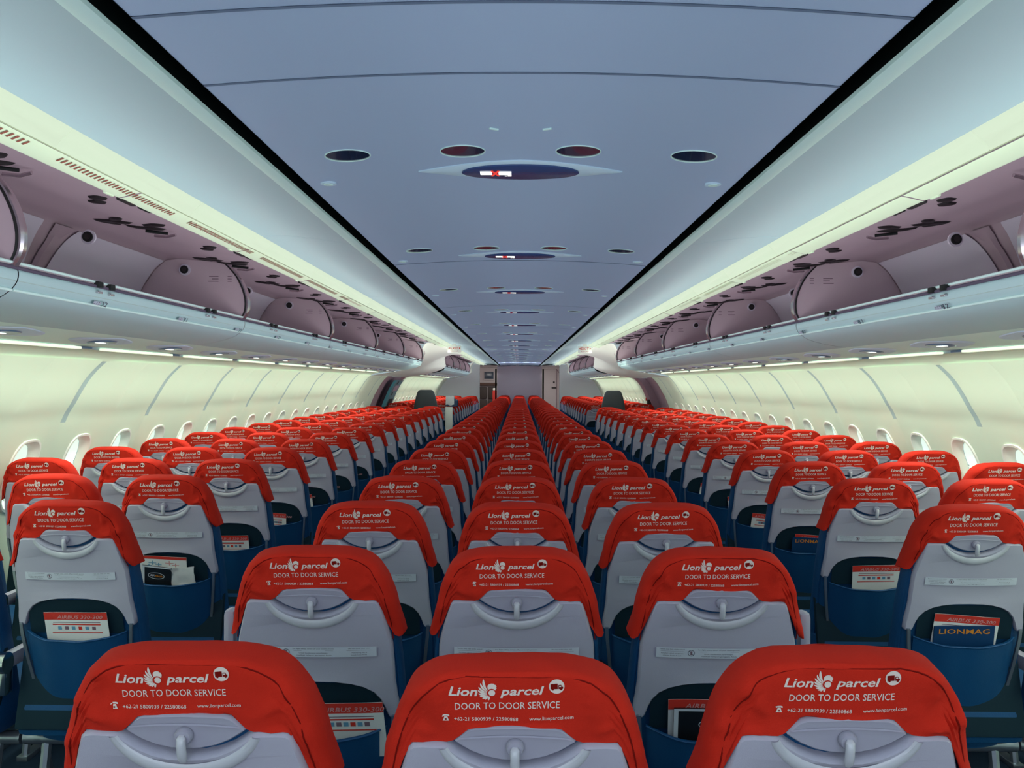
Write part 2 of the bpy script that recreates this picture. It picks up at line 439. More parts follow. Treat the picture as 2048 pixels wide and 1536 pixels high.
def make_cushion():
    b = MB()
    b.box((0,.30,.47), (.412,.46,.13), 'navy', bev=.035)
    return b.mesh('seat_cushion')
def make_arm(up):
    b = MB()
    if up:   # folded up between the seat backs
        b.box((0,.12,.955), (.028,.05,.11), 'plate', rot=None, bev=.013)
        b.box((0,.10,.78), (.020,.035,.26), 'dark', bev=.006)
        b.tube([(-.019,.05,.66),(.019,.05,.66)], .03, 'steel', 16)
    else:
        b.box((0,.22,.655), (.036,.34,.05), 'plate', bev=.014)
        b.tube([(-.019,.045,.655),(.019,.045,.655)], .034, 'steel', 16)
        b.box((0,.06,.60), (.030,.05,.10), 'steel', bev=.01)
    return b.mesh('armrest')
def make_frame():
    b = MB()
    b.tube([(-.225,.17,.37),(.225,.17,.37)], .022, 'metal', 10); b.tube([(-.225,.42,.37),(.225,.42,.37)], .022, 'metal', 10)
    b.box((0,.10,.56), (.40,.03,.26), 'dark', rot=Matrix.Rotation(-TH, 3, 'X'), bev=.01)
    return b.mesh('seat_frame')
def make_leg():
    b = MB()
    b.tube([(0,.17,.37),(0,.10,.02)], .016, 'metal', 8); b.tube([(0,.42,.37),(0,.50,.02)], .016, 'metal', 8)
    b.box((0,.30,.011), (.045,.46,.022), 'metal', bev=.004)
    return b.mesh('leg')
COVERS = [make_cover(s) for s in (1, 2, 3, 5, 8)]
SEATM = dict(backrest=make_backrest(), shell=make_shell(), plate=make_plate(), latch=make_latch(), sticker=make_sticker(), pocket=make_pocket(), s0=make_strut(-1), s1=make_strut(1), cushion=make_cushion(), armup=make_arm(True), arm=make_arm(False), frame=make_frame(), leg=make_leg())
def seat_z(k): return .76*(k+.637)
SEATS = {}
def make_seat(x, k, label, group, arms=(), sz=1.0):
    t = link('cabin_seat', None, None, (x, seat_z(k)+random.uniform(-.006,.006), 0), R(random.uniform(-.5,.5)))
    t.scale = (1, 1, sz)
    tag(t, label, 'seat', group)
    link('backrest', SEATM['backrest'], t)
    c = link('headrest_cover', random.choice(COVERS), t)
    sh = link('back_shell', SEATM['shell'], t)
    if k <= 24:
        lp = link('latch_plate', SEATM['plate'], t); link('tray_latch', SEATM['latch'], lp)
        link('instruction_sticker', SEATM['sticker'], sh)
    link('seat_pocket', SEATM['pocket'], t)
    if k <= 12:
        link('side_strut', SEATM['s0'], t); link('side_strut', SEATM['s1'], t)
    link('seat_cushion', SEATM['cushion'], t)
    link('leg', SEATM['leg'], t, (-.15,0,0)); link('leg', SEATM['leg'], t, (.15,0,0))
    link('seat_frame', SEATM['frame'], t)
    if k <= 14:
        for sg, kind in arms:
            if k == 1 and kind == 'armup': continue
            link('armrest', SEATM[kind], t, (sg*(.230 if kind == 'arm' else .222),0,0))
    return t
VAR = {}
for k in range(1, 37):
    for j, x in enumerate((-.46, 0, .46)):
        side = ('left', 'centre', 'right')[j]
        lab = 'red-covered seat in the middle block, %s column, %s row from the camera' % (side, ordw(k).replace('nearest', 'very first'))
        up = {0:((-1,'armup'),(1,'arm')), 1:(), 2:((-1,'arm'),(1,'armup'))}[j]
        SEATS[('m', j, k)] = make_seat(x-.004, k, lab, 'seats of the middle block', up, .989 if (k == 1 and j == 1) else 1.0)
for sg, sn in ((-1,'left'), (1,'right')):
    for k in list(range(3, 19)) + list(range(21, 35)):
        for j, cn in enumerate(('aisle','centre','window')):
            if (k == 3 and j > 1) or (k == 4 and j > 2): continue
            x = sg*(1.41+.46*j)
            near = k < 20
            n = k-2 if near else k-20
            lab = 'red-covered seat in the %s %s block, %s column, %s row' % ('near' if near else 'far', sn, cn, ordw(n).replace('nearest', 'first'))
            SEATS[(sn, j, k)] = make_seat(x, k, lab, 'seats of the %s %s block' % ('near' if near else 'far', sn), ((sg,'arm'),) if j < 2 else ())

# ------------------------------------------------------------------ cards and magazines in the pockets
def card(kind, key, du, s0, w, h, tilt, label, extra=''):
    """stands in the seat pocket of SEATS[key]; s0 = top edge"""
    seat = SEATS[key]; b = MB()
    lf = {'card':0,'pic':0,'lionmag':.009,'tech':.009,'bag':.012}[kind]
    base = seat.location; rot = Matrix.Rotation(R(tilt), 2)
    def fn(lift):
        def f(u, s):
            v = rot @ Vector((u, s)); p = P(du+v.x, s0+v.y, .016+lf+lift+.004*math.sin(u*18))
            return Vector((p.x, p.y, p.z*seat.scale.z))
        return f
    f0, f1, f2 = fn(0), fn(.0006), fn(.0012)
    main = {'card':'paper','lionmag':'cblue','tech':'cblack','bag':'paper','pic':'paper'}[kind]
    if kind == 'bag':
        rows = []
        for j in range(7):
            row = []
            for i in range(9):
                u = -w/2+w*i/8; s = h*j/6
                if j == 0: s += .012*abs(math.sin(i*1.7))
                v = rot @ Vector((u, s)); nz = noise.noise(Vector((i*.7, j*.9, 4)))*.012
                row.append(P(du+v.x, s0+v.y, .024+nz))
            rows.append(row)
        b.grid(rows, 'paper'); b.grid([[p+Vector((0,.004,0)) for p in r] for r in rows], 'paper')
    else:
        us = [-w/2+w*i/10 for i in range(11)]
        th = .0012 if kind in ('card','pic') else .004
        front = [[f0(u, s) for u in us] for s in (0, h*.3, h*.6, h)]
        back = [[fn(-th)(u, s) for u in us] for s in (0, h*.3, h*.6, h)]
        b.grid(front, main); b.grid(back, main); b.grid([front[0], back[0]], main)
        b.grid([[r[0] for r in front], [r[0] for r in back]], main); b.grid([[r[-1] for r in front], [r[-1] for r in back]], main)
    def rect(a, c, s1, s2, key_, f=f1):
        n = 6; b.grid([[f(a+(c-a)*i/n, s) for i in range(n+1)] for s in (s1, s2)], key_)
    if kind == 'card':
        rect(-w/2, w/2, 0, .026, 'cred')
        put_text(b, f2, 'cpale', 'AIRBUS 330-300', -.062, .088, .026-.004, .012, bold=.01, shear=.25)
        rect(-w/2+.026, w/2-.024, .034, .036, 'cgrey'); rect(-w/2+.024, w/2-.024, .040, .044, 'cred')
        for i in range(6):
            x = -w/2+.04+i*(w-.07)/6; rect(x, x+.012, .049, .060, ('csky','cgrey','csky','cred','csky','cgrey')[i])
        rect(-w/2+.02, w/2-.02, .068, .071, 'cred')
    if kind == 'pic':
        rect(-w/2, w/2, 0, .012, 'cred')
        for x, y, s_ in ((-.045,.028,1),(-.02,.035,.8),(.025,.026,1.1),(.05,.034,.9),(-.06,.040,.7)):
            rect(x-.016*s_, x+.016*s_, y, y+.003, 'csky' if x < 0 else 'cpale'); rect(x-.002, x+.002, y-.008*s_, y+.010*s_, 'csky' if x < 0 else 'cpale')
    if kind == 'lionmag':
        put_text(b, f1, 'corange', 'LIONMAG', -w/2+.015, w/2-.015, .026, .017, bold=.01)
    if kind == 'tech':
        rect(-w/2, -w/2+.010, 0, h, 'sticker'); rect(-w/2, w/2, 0, .006, 'sticker')
        n = 24; o = [f1(-.002+.034*math.cos(2*math.pi*i/n), .040+.014*math.sin(2*math.pi*i/n)) for i in range(n)]
        q = [f1(-.002+.032*math.cos(2*math.pi*i/n), .040+.012*math.sin(2*math.pi*i/n)) for i in range(n)]
        b.grid([o, q], 'sticker', True)
        put_text(b, f1, 'sticker', 'MR', -.026, -.008, .044, .009, bold=.01, shear=.2)
        put_text(b, f1, 'corange', 'tech', -.007, .024, .044, .009, bold=.01, shear=.2)
    nm = {'card':'safety_card','lionmag':'magazine','tech':'magazine','bag':'paper_bag','pic':'safety_card'}[kind]
    o = link(nm, b.mesh(nm), None, base, seat.rotation_euler.z)
    tag(o, label, {'safety_card':'card','magazine':'magazine','paper_bag':'paper bag'}[nm], 'reading matter in the seat pockets')
    return o
card('card', ('left',0,3), .005, .382, .205, .16, -1.5, 'red and white safety card in the pocket of the nearest left aisle seat')
card('pic', ('left',0,4), -.02, .352, .19, .17, 1.5, 'white card with aeroplane pictures in second pocket of the left aisle column')
card('tech', ('left',0,4), -.045, .392, .12, .12, 5, 'black magazine in front of the aeroplane card, left aisle column')
card('bag', ('left',0,4), .05, .388, .10, .10, -4, 'crumpled white paper bag beside the black magazine, left aisle column')
card('card', ('left',0,5), -.005, .400, .19, .12, -2, 'red-topped safety card in the third pocket of the left aisle column')
card('card', ('left',0,6), .02, .402, .11, .12, 3, 'small red and white card in the fourth pocket of the left aisle column')
card('card', ('left',0,7), -.02, .392, .13, .12, -4, 'white card with red stripe in the fifth pocket, left aisle column')
card('card', ('left',0,8), -.01, .402, .08, .1, 6, 'small crumpled card in the sixth pocket, left aisle column')
card('card', ('left',0,9), .02, .402, .07, .1, -6, 'narrow white card in the seventh pocket, left aisle column')
card('card', ('m',0,2), .068, .388, .17, .14, -4, 'red-topped card behind the nearest left seat of the middle block')
card('card', ('m',2,2), -.01, .376, .20, .14, -1.5, 'red-topped card in the second right-hand pocket of the middle block')
card('tech', ('m',2,2), -.005, .395, .185, .13, -1, 'black magazine with an oval emblem, in a pocket of the middle block')
card('card', ('right',0,3), 0, .374, .20, .15, 3, 'red and white safety card behind the blue magazine, nearest right aisle seat')
card('lionmag', ('right',0,3), -.01, .405, .185, .12, -2, 'blue magazine with orange title in the nearest right aisle pocket')
card('card', ('right',0,4), .02, .372, .185, .15, -3, 'red and white card in the second pocket of the right aisle column')
card('lionmag', ('right',0,5), 0, .392, .16, .12, 1, 'blue magazine with orange title in the third right aisle pocket')
card('card', ('right',0,5), .02, .382, .17, .12, 3, 'white card behind the blue magazine of the third right aisle seat')
card('card', ('right',0,6), 0, .392, .15, .12, 4, 'white card in the fourth pocket of the right aisle column')
card('card', ('right',0,7), .02, .385, .12, .12, -6, 'white card in the fifth pocket of the right aisle column')
card('card', ('right',0,8), 0, .39, .12, .12, 5, 'white card in the sixth pocket of the right aisle column')

# ------------------------------------------------------------------ cabin shell
Y0, YE = -1.2, 31.2
NEAR_END, FAR_START, FAR_END = 14.75, 16.8, 27.1
def ystrip(mb, prof, y0, y1, key, sg=1, step=None):
    n = max(1, int((y1-y0)/(step or (y1-y0))))
    mb.grid([[(sg*x, y0+(y1-y0)*i/n, EYE+z) for x, z in prof] for i in range(n+1)], key)
b = MB(); b.box((0, (Y0+YE)/2, -.02), (5.2, YE-Y0, .04), 'carpet'); struct('floor', b)
def cz(x): return .572 - .026*(x/.6)**2
seams = [1.33, 1.635, 4.12, 6.46, 9.0, 12.1]
b = MB(); xs = [-.585+1.17*i/24 for i in range(25)]
edges = [Y0]+seams+[28.7]
for a, c in zip(edges, edges[1:]):
    bow = lambda x: .02*(1-(x/.6)**2)
    rows = []
    for y, dz in ((a, .006), (a+.004, .0), (c-.004, 0), (c, .006)):
        rows.append([(x, y, EYE+cz(x)+dz) for x in xs])
    b.grid(rows, 'ceil')
    if c < 28: b.grid([[(x, y, EYE+cz(x)-.0012) for x in xs] for y in (c-.004, c+.004)], 'groove')
struct('ceiling', b)
side_prof = smooth_tab([(.672,.556),(.72,.568),(.80,.581),(.90,.592),(.98,.597),(1.05,.594)])
for sg, nm in ((-1,'left'),(1,'right')):
    b = MB(); yy = Y0
    ed = [Y0, 1.1, 3.6, 6.16, 8.7, 11.3, 13.8, 16.4, 19, 21.6, 24.2, 28.7]
    for a, c in zip(ed, ed[1:]):
        b.grid([[(sg*x, y, EYE+z+dz) for x, z in side_prof] for y, dz in ((a,.004),(a+.004,0),(c-.004,0),(c,.004))], 'ceilside')
    o = struct('ceiling', b)
    # slot and pale band
    b = MB()
    ystrip(b, [(.585,.546),(.590,.56),(.592,.61),(.626,.61),(.628,.552)], Y0, 28.7, 'slot', sg)
    struct('trim_1' if sg < 0 else 'trim_2', b)
    b = MB()
    ystrip(b, [(.628,.552),(.630,.545),(.640,.541),(.655,.541),(.668,.546),(.672,.556)], Y0, 28.7, 'band', sg)
    struct('trim_3' if sg < 0 else 'trim_4', b)
    # lit cove
    b = MB(); sy = [Y0] + [2.08+.85*k for k in range(-2, 31)] 
    sy = sorted(set([y for y in sy if y < 27])) + [27.1]
    for a, c in zip(sy, sy[1:]):
        b.grid([[(sg*x, y, EYE+z+dz) for x, z in [(1.05,.594),(1.065,.581),(1.08,.566),(1.093,.5480)]] for y, dz in ((a,.004),(a+.003,0),(c-.003,0),(c,.004))], 'cove')
    b.grid([[(sg*x, y, EYE+z) for x, z in [(1.093,.548),(1.0935,.556),(1.0975,.556),(1.098,.5475)]] for y in (Y0, 27.1)], 'grille2')
    struct('trim_5' if sg < 0 else 'trim_6', b)
# grilles beside the cove (left ones show dark, right ones pale)
for sg in (-1, 1):
    for k in range(-1, 5):
        b = MB(); y0 = 2.08+.85*k
        if y0 > 5.5: continue
        n = 34
        for i in range(n):
            y = y0+.07+.70*i/(n-1)
            pts = [(1.118,.5435,0),(1.122,.5427,0),(1.138,.5395,.012),(1.134,.5403,.012)]
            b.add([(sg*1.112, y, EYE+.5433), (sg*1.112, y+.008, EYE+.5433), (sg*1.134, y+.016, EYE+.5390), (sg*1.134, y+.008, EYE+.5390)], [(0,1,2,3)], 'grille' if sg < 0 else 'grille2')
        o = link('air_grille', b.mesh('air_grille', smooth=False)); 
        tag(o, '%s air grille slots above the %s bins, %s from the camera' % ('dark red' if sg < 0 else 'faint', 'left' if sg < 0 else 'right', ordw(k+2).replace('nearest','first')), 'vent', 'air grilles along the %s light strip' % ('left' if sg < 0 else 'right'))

# side walls with windows
WTAB = smooth_tab([(-1.55,2.44),(-1.3,2.50),(-1.0,2.575),(-.75,2.585),(-.55,2.555),(-.38,2.50),(-.21,2.43),(-.12,2.39),(0,2.32),(.07,2.262),(.11,2.215)])
def wallx(z, y, y_off):
    x = interp(WTAB, z)
    t = ((y-y_off)/1.066+1e-7) % 1.0; t = abs(2*t-1)      # 1 at the joints, 0 mid-panel
    pil = .028*(1-t**7)
    if z < -.17: pil *= .75
    t2 = max(0, 1-t*10); pil -= .006*t2 if z > -.14 else 0
    step = .008*min(1, max(0, (-.13-z)/.03))
    lo = .0 if z > -.85 else 0
    return x + .014 - pil + step + lo
YW0 = 4.747        # a panel joint
def superr(a, hw, hh, e=3.2):
    c, s = math.cos(a), math.sin(a); r = (abs(c/hw)**e+abs(s/hh)**e)**(-1/e); return r*c, r*s
def wall_section(sg, name, ya, yb, wins):
    b = MB(); zup = [.112,.09,.06,.03,0,-.04,-.08,-.12,-.145,-.165,-.19,-.22]; zbelt = [-.22,-.35,-.48,-.61,-.74]; zlo = [-.74,-.9,-1.1,-1.3,-1.56]
    rel = [0,.004,.014,.026,.08,.16,.2665,.373,.453,.507,.519,.529,.533]
    # cell edges
    e0 = YW0-.533*round((YW0-ya)/.533); cells = []
    y = e0
    while y < yb-.01: cells.append(y); y += .533
    for c in cells:
        ys = [c+r for r in rel]
        for zs in (zup, zlo):
            for k0, k1 in ((0,4),(3,10),(9,13)):
                t_ = ((ys[(k0+k1)//2]-YW0)/1.066) % 1.0
                edge = (k0 == 0 and abs(((ys[0]-YW0)/1.066+.01) % 1.0) < .02) or (k0 == 9 and abs(((ys[-1]-YW0)/1.066+.01) % 1.0) < .02)
                b.grid([[(sg*wallx(z, y, YW0), y, EYE+z) for y in ys[k0:k1]] for z in zs], 'joint' if edge and zs is zup else 'wall')
        wy = c+.2665
        if any(abs(w-wy) < .1 for w in wins):
            loop = [(y, zbelt[0]) for y in ys] + [(ys[-1], z) for z in zbelt[1:]] + [(y, zbelt[-1]) for y in ys[::-1][1:]] + [(ys[0], z) for z in zbelt[::-1][1:-1]]
            rings = []
            for t in (0, .35, .7, 1):
                r = []
                for (y, z) in loop:
                    a = math.atan2(z+.48, y-wy); hy, hz = superr(a, .125, .178)
                    py = y+(wy+hy-y)*t; pz = z+(-.48+hz-z)*t
                    r.append((sg*wallx(pz, py, YW0), py, EYE+pz))
                rings.append(r)
            b.grid(rings, 'wall', True)
        else:
            b.grid([[(sg*wallx(z, y, YW0), y, EYE+z) for y in ys] for z in zbelt], 'wall')
    return struct(name, b)
wn = [0]
def window(sg, wy):
    wn[0] += 1
    root = link('window_%d' % wn[0], None, None, (sg*2.5, wy, EYE-.48)); root['kind'] = 'structure'
    L = lambda x, y, z: (x-sg*2.5, y, z+.48)
    b = MB(); N = 36; rings = []
    for hw, hh, dx in ((.134,.187,.001),(.130,.183,-.008),(.120,.173,-.008),(.112,.165,.008),(.106,.158,.045)):
        r = []
        for i in range(N):
            a = 2*math.pi*i/N; y, z = superr(a, hw, hh); x = wallx(-.48+z, wy+y, YW0)+dx
            r.append(L(sg*x, y, -.48+z))
        rings.append(r)
    b.grid(rings, 'white', True); link('window_frame', b.mesh('window_frame'), root)
    b = MB(); r = []
    for i in range(N):
        a = 2*math.pi*i/N; y, z = superr(a, .108, .160); r.append(L(sg*(interp(WTAB, -.48+z)+.05), y, -.48+z))
    b.add(r, [tuple(range(N))], 'pane')
    c = [L(sg*(interp(WTAB, -.48+z)+.046), y, -.48+z) for y, z in ((-.1,.02),(.1,.02),(.1,.028),(-.1,.028))]
    b.add(c, [(0,1,2,3)], 'binout2')
    link('window_pane', b.mesh('window_pane'), root)
wins = [4.4805+.533*k for k in range(-7, 19)]
wins2 = [4.4805+.533*k for k in range(24, 42)]
for sg, nm in ((-1,'left'),(1,'right')):
    wall_section(sg, 'wall_%s' % nm, Y0, 14.87, wins)
    wall_section(sg, 'wall_%s.001' % nm, 16.99, 27.1, wins2)
    for w in wins + wins2:
        if w > 2.4: window(sg, w)

# ------------------------------------------------------------------ overhead bins
FASC = smooth_tab([(1.470,.335),(1.458,.318),(1.462,.29),(1.485,.262),(1.53,.236),(1.62,.212),(1.72,.197)])
BACK = smooth_tab([(1.48,.325),(1.75,.325),(2.02,.335),(2.03,.40),(1.99,.50),(1.93,.59),(1.87,.643),(1.80,.652)])
CEILB = smooth_tab([(1.80,.652),(1.65,.640),(1.53,.622),(1.42,.613),(1.32,.606)])
BL = 2.13
def bin_meshes(sg):
    m = {}
    X = lambda x: sg*(x-1.6)
    Z = lambda z: z-.32
    b = MB()
    b.grid([[(X(x), y, Z(z)) for x, z in BACK] for y in (.0, BL)], 'binin')
    b.grid([[(X(x), y, Z(z)) for x, z in CEILB] for y in (.0, BL)], 'binin')
    # outer back of the bin so that it is a closed body
    b.grid([[(X(x), y, Z(z)) for x, z in ((1.32,.606),(1.34,.668),(1.85,.70),(2.08,.55),(2.10,.33),(1.72,.197))] for y in (.0, BL)], 'binout2')
    m['liner'] = b.mesh('bin_liner')
    b = MB()
    seg = smooth_tab([(2.024,.355),(2.022,.41),(1.983,.505),(1.925,.592),(1.872,.636)])
    for a, c in ((.03, 1.0), (1.13, 2.08)):
        ins = .12
        b.grid([[(X(x-.004), a+(.05*i/(len(seg)-1) if a > 1 else 0), Z(z)) for i, (x, z) in enumerate(seg)],
                [(X(x-.004), c-(.10 if a < 1 else 0)*(i/(len(seg)-1))**2, Z(z)) for i, (x, z) in enumerate(seg)]], 'binpan')
    m['panel'] = b.mesh('pale_liner_panel')
    b = MB()     # fascia
    b.grid([[(X(x), y, Z(z)) for x, z in FASC] for y in (.003, BL-.003)], 'binout')
    b.tube([(X(1.476), .003, Z(.2655)), (X(1.476), BL-.003, Z(.2655))], .0045, 'band', 8)  # pale bead imitates the highlight along the curved fascia
    b.tube([(X(1.4615), .003, Z(.292)), (X(1.4615), BL-.003, Z(.292))], .0015, 'joint', 6)
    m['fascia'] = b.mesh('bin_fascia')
    b = MB()     # front rail: metal double lip
    b.grid([[(X(x), y, Z(z)) for x, z in ((1.480,.325),(1.478,.343),(1.468,.347),(1.462,.343),(1.462,.336),(1.466,.334))] for y in (0, BL)], 'binin')
    b.tube([(X(1.4575), 0, Z(.329)), (X(1.4575), BL, Z(.329))], .0055, 'mauvedark', 8)
    b.tube([(X(1.461), 0, Z(.344)), (X(1.461), BL, Z(.344))], .0045, 'band', 8)
    m['rail'] = b.mesh('front_rail')
    b = MB()     # catch
    for o in (-.045, .045):
        b.box((X(1.455), o, Z(.335)), (.022, .035, .02), 'rubber', bev=.003)
        b.box((X(1.452), o, Z(.308)), (.012, .03, .008), 'chrome', bev=.002)
    m['catch'] = b.mesh('latch_catch')
    # divider (end wall)
    prof = smooth_tab([(1.462,.33),(1.440,.37),(1.434,.415),(1.440,.46),(1.455,.505),(1.484,.56),(1.53,.612),(1.55,.626)])
    b = MB()
    poly = prof + [(1.65,.640),(1.80,.652),(1.87,.643),(1.93,.59),(1.99,.50),(2.03,.40),(2.02,.335)]
    b.plate([(X(x), Z(z)) for x, z in poly], lambda a, c, n: (a, -n, c), -.006, .006, .001, 'binwall')
    # placard lines
    for i, (w0, w1) in enumerate(((0,.05),(0,.035),(0,.055))):
        for o, ww in ((1.59, w1), (1.52, .022)):
            z = Z(.560-.013*i); b.add([(X(o), -.0065, z), (X(o+ww), -.0065, z), (X(o+ww), -.0065, z-.004), (X(o), -.0065, z-.004)], [(0,1,2,3)], 'cgrey')
    m['divider'] = b.mesh('bin_divider')
    b = MB()
    rows = []
    for i, (x, z) in enumerate(prof):
        rows.append([(X(x+o), y, Z(z)) for o, y in ((.016,-.0075),(.0,-.011),(-.008,-.006),(-.009,.010),(.0,.016),(.012,.012))])
    b.grid(rows, 'chrome')
    rows = [[(X(x+.017), -.009, Z(z)), (X(x+.013), -.013, Z(z)), (X(x+.009), -.011, Z(z))] for x, z in prof]
    b.grid(rows, 'rubber')
    m['edge'] = b.mesh('divider_edge')
    # round bumper
    b = MB()
    b.tube([(X(1.767), -.006, Z(.592)), (X(1.767), -.016, Z(.592))], .030, 'binpan', 20)
    b.tube([(X(1.767), -.016, Z(.592)), (X(1.767), -.024, Z(.592))], .021, 'rubber', 20)
    b.tube([(X(1.767), -.024, Z(.592)), (X(1.767), -.027, Z(.592))], .012, 'darkmet', 16)
    m['bumper'] = b.mesh('round_bumper')
    # mid rib
    b = MB()
    rows = []
    for i, (x, z) in enumerate(seg):
        w = .028 + .05*max(0, (i/(len(seg)-1)-.7)/.3)
        rows.append([(X(x-.004), -w, Z(z)), (X(x-.02), -w*.7, Z(z-.004)), (X(x-.02), w*.7, Z(z-.004)), (X(x-.004), w, Z(z))])
    b.grid(rows, 'binin')
    m['rib'] = b.mesh('liner_rib')
    # hinge clusters
    b = MB()
    ct = [(p[0], p[1]) for p in CEILB[::-1]]
    def blot(x, y, l, w, a):
        n = 18; rr = []
        for k, h in ((1, 0), (.85, .006), (.5, .008)):
            r_ = []
            for i in range(n):
                t = 2*math.pi*i/n; px, py = l*k*math.cos(t), w*k*math.sin(t)*(1+.25*math.cos(3*t)); ca, sa = math.cos(R(a)), math.sin(R(a))
                xx = x+px*ca-py*sa; r_.append((X(xx), y+px*sa+py*ca, Z(interp(ct, xx)-h)))
            rr.append(r_)
        b.grid(rr, 'darkmet', True); b.add(rr[-1], [tuple(range(n))], 'darkmet')
    for q in ((1.60,-.02,.10,.022,20),(1.50,.05,.085,.024,0),(1.43,-.04,.06,.022,25),(1.55,-.11,.06,.018,50),(1.64,.03,.05,.016,-20)): blot(*q)
    b.tube([(X(1.50), .05, Z(.604)), (X(1.42), .075, Z(.598))], .006, 'rubber', 8)
    b.tube([(X(1.40), .105, Z(.598)), (X(1.44), .115, Z(.592)), (X(1.49), .115, Z(.596))], .006, 'chrome', 8)
    m['hinge'] = b.mesh('hinge')
    b = MB()
    for o in (-.04, .04): blot(1.42+o*.5, o, .032, .026, 10)
    m['hinge2'] = b.mesh('door_bracket')
    # open door: outer skin beside the cove, rounded lower lip, inner skin
    b = MB()
    outer = smooth_tab([(1.100,.5465),(1.13,.5405),(1.155,.5345),(1.167,.5335),(1.172,.540)])
    inner = smooth_tab([(1.172,.540),(1.20,.556),(1.26,.586),(1.32,.607)])
    y0, y1 = .006, 1.060
    def lip(y):   # small cut-outs near both ends of a door
        return .0
    b.grid([[(X(x), y, Z(z)) for x, z in outer] for y in (y0, y1)], 'bindoor')
    ys = [y0+(y1-y0)*i/10 for i in range(11)]
    b.grid([[(X(x), y, Z(z)) for x, z in inner] for y in ys], 'binin')
    b.add([(X(x), y0, Z(z)) for x, z in outer+inner[1:]+[(1.30,.64),(1.12,.60)]], [tuple(range(len(outer)+len(inner)+1))], 'binin')
    b.grid([[(X(1.100), y, Z(.5465)), (X(1.12), y, Z(.60)), (X(1.30), y, Z(.64)), (X(1.32), y, Z(.607))] for y in (y0, y1)], 'binin')
    b.box((X(1.172), y0+.06, Z(.537)), (.020, .10, .014), 'darkmet', bev=.005)
    b.box((X(1.176), y0+.20, Z(.541)), (.016, .08, .012), 'rubber', bev=.004)
    b.box((X(1.170), y1-.05, Z(.535)), (.010, .05, .010), 'bindoor', bev=.003)
    m['door'] = b.mesh('bin_door')
    b = MB()   # spring arm, a thin bright blade
    m['pos'] = None
    return m
BINM = {-1: bin_meshes(-1), 1: bin_meshes(1)}
rownum = {}
def placard(parent, sg, y, num):
    b = MB()
    X = lambda x: sg*(x-1.6)
    # on the fascia between rail and the lower curve
    def f(u, s):      # u along the cabin as read from the aisle, s downwards
        t = s/.03; x = 1.4605+.012*t*t+.002*t; z = .279-.020*t
        return (X(x-.0012), y + (-u if sg > 0 else u), z-.32)
    g = lambda u, s: f(u, s)
    b.grid([[f(u, s) for u in (-.055, -.005)] for s in (.002, .011, .020)], 'cgrey' if False else 'binout2')
    for i in range(3): b.grid([[f(u, s) for u in (-.052+.016*i, -.042+.016*i)] for s in (.006, .016)], 'ink')
    put_text(b, f, 'ink', str(num), .002, .048, .022, .024, bold=.01)
    o = link('row_placard', b.mesh('row_placard', smooth=False), parent)
for sg, sn in ((-1,'left'),(1,'right')):
    m = BINM[sg]
    idx = 0
    for sec, (start, count) in enumerate(((.44, 6), (17.3, 4))):
        for i in range(count):
            y = start+BL*i; idx += 1
            L = BL if not (sec == 0 and i == 5) else BL
            if sec == 0: lab = 'open overhead bin on the %s, %s from the camera' % (sn, ordw(i+1).replace('nearest','very first'))
            else: lab = 'small far overhead bin on the %s beyond the exit, %s past the exit' % (sn, ordw(i+1).replace('nearest','first'))
            t = link('overhead_bin', None, None, (sg*1.6, y, EYE+.32))
            tag(t, lab, 'overhead bin', 'open overhead bins on the %s' % sn)
            ln = link('bin_liner', m['liner'], t); link('liner_panel', m['panel'], ln); link('liner_rib', m['rib'], ln, (0,1.065,0))
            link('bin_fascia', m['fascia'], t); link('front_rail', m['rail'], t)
            d = link('bin_divider', m['divider'], t, (0, BL-.02, 0)); link('divider_edge', m['edge'], d); link('round_bumper', m['bumper'], d)
            if y < 9: link('round_bumper', m['bumper'], ln, (0, 1.065, 0))
            for o in (.53, 1.595): link('latch_catch', m['catch'], t, (0, o, 0))
            for o in (0, 1.065):
                dr = link('bin_door', m['door'], t, (0, o, random.uniform(-.002,.002)))
                link('hinge', m['hinge'], t, (0, .925+o, 0)); link('door_bracket', m['hinge2'], t, (0, .40+o, 0))
            for n in range(34, 0, -1):
                py = 3.09+(32-n)*.76
                if y <= py < y+BL and py < 13: placard(t, sg, py-y, n)

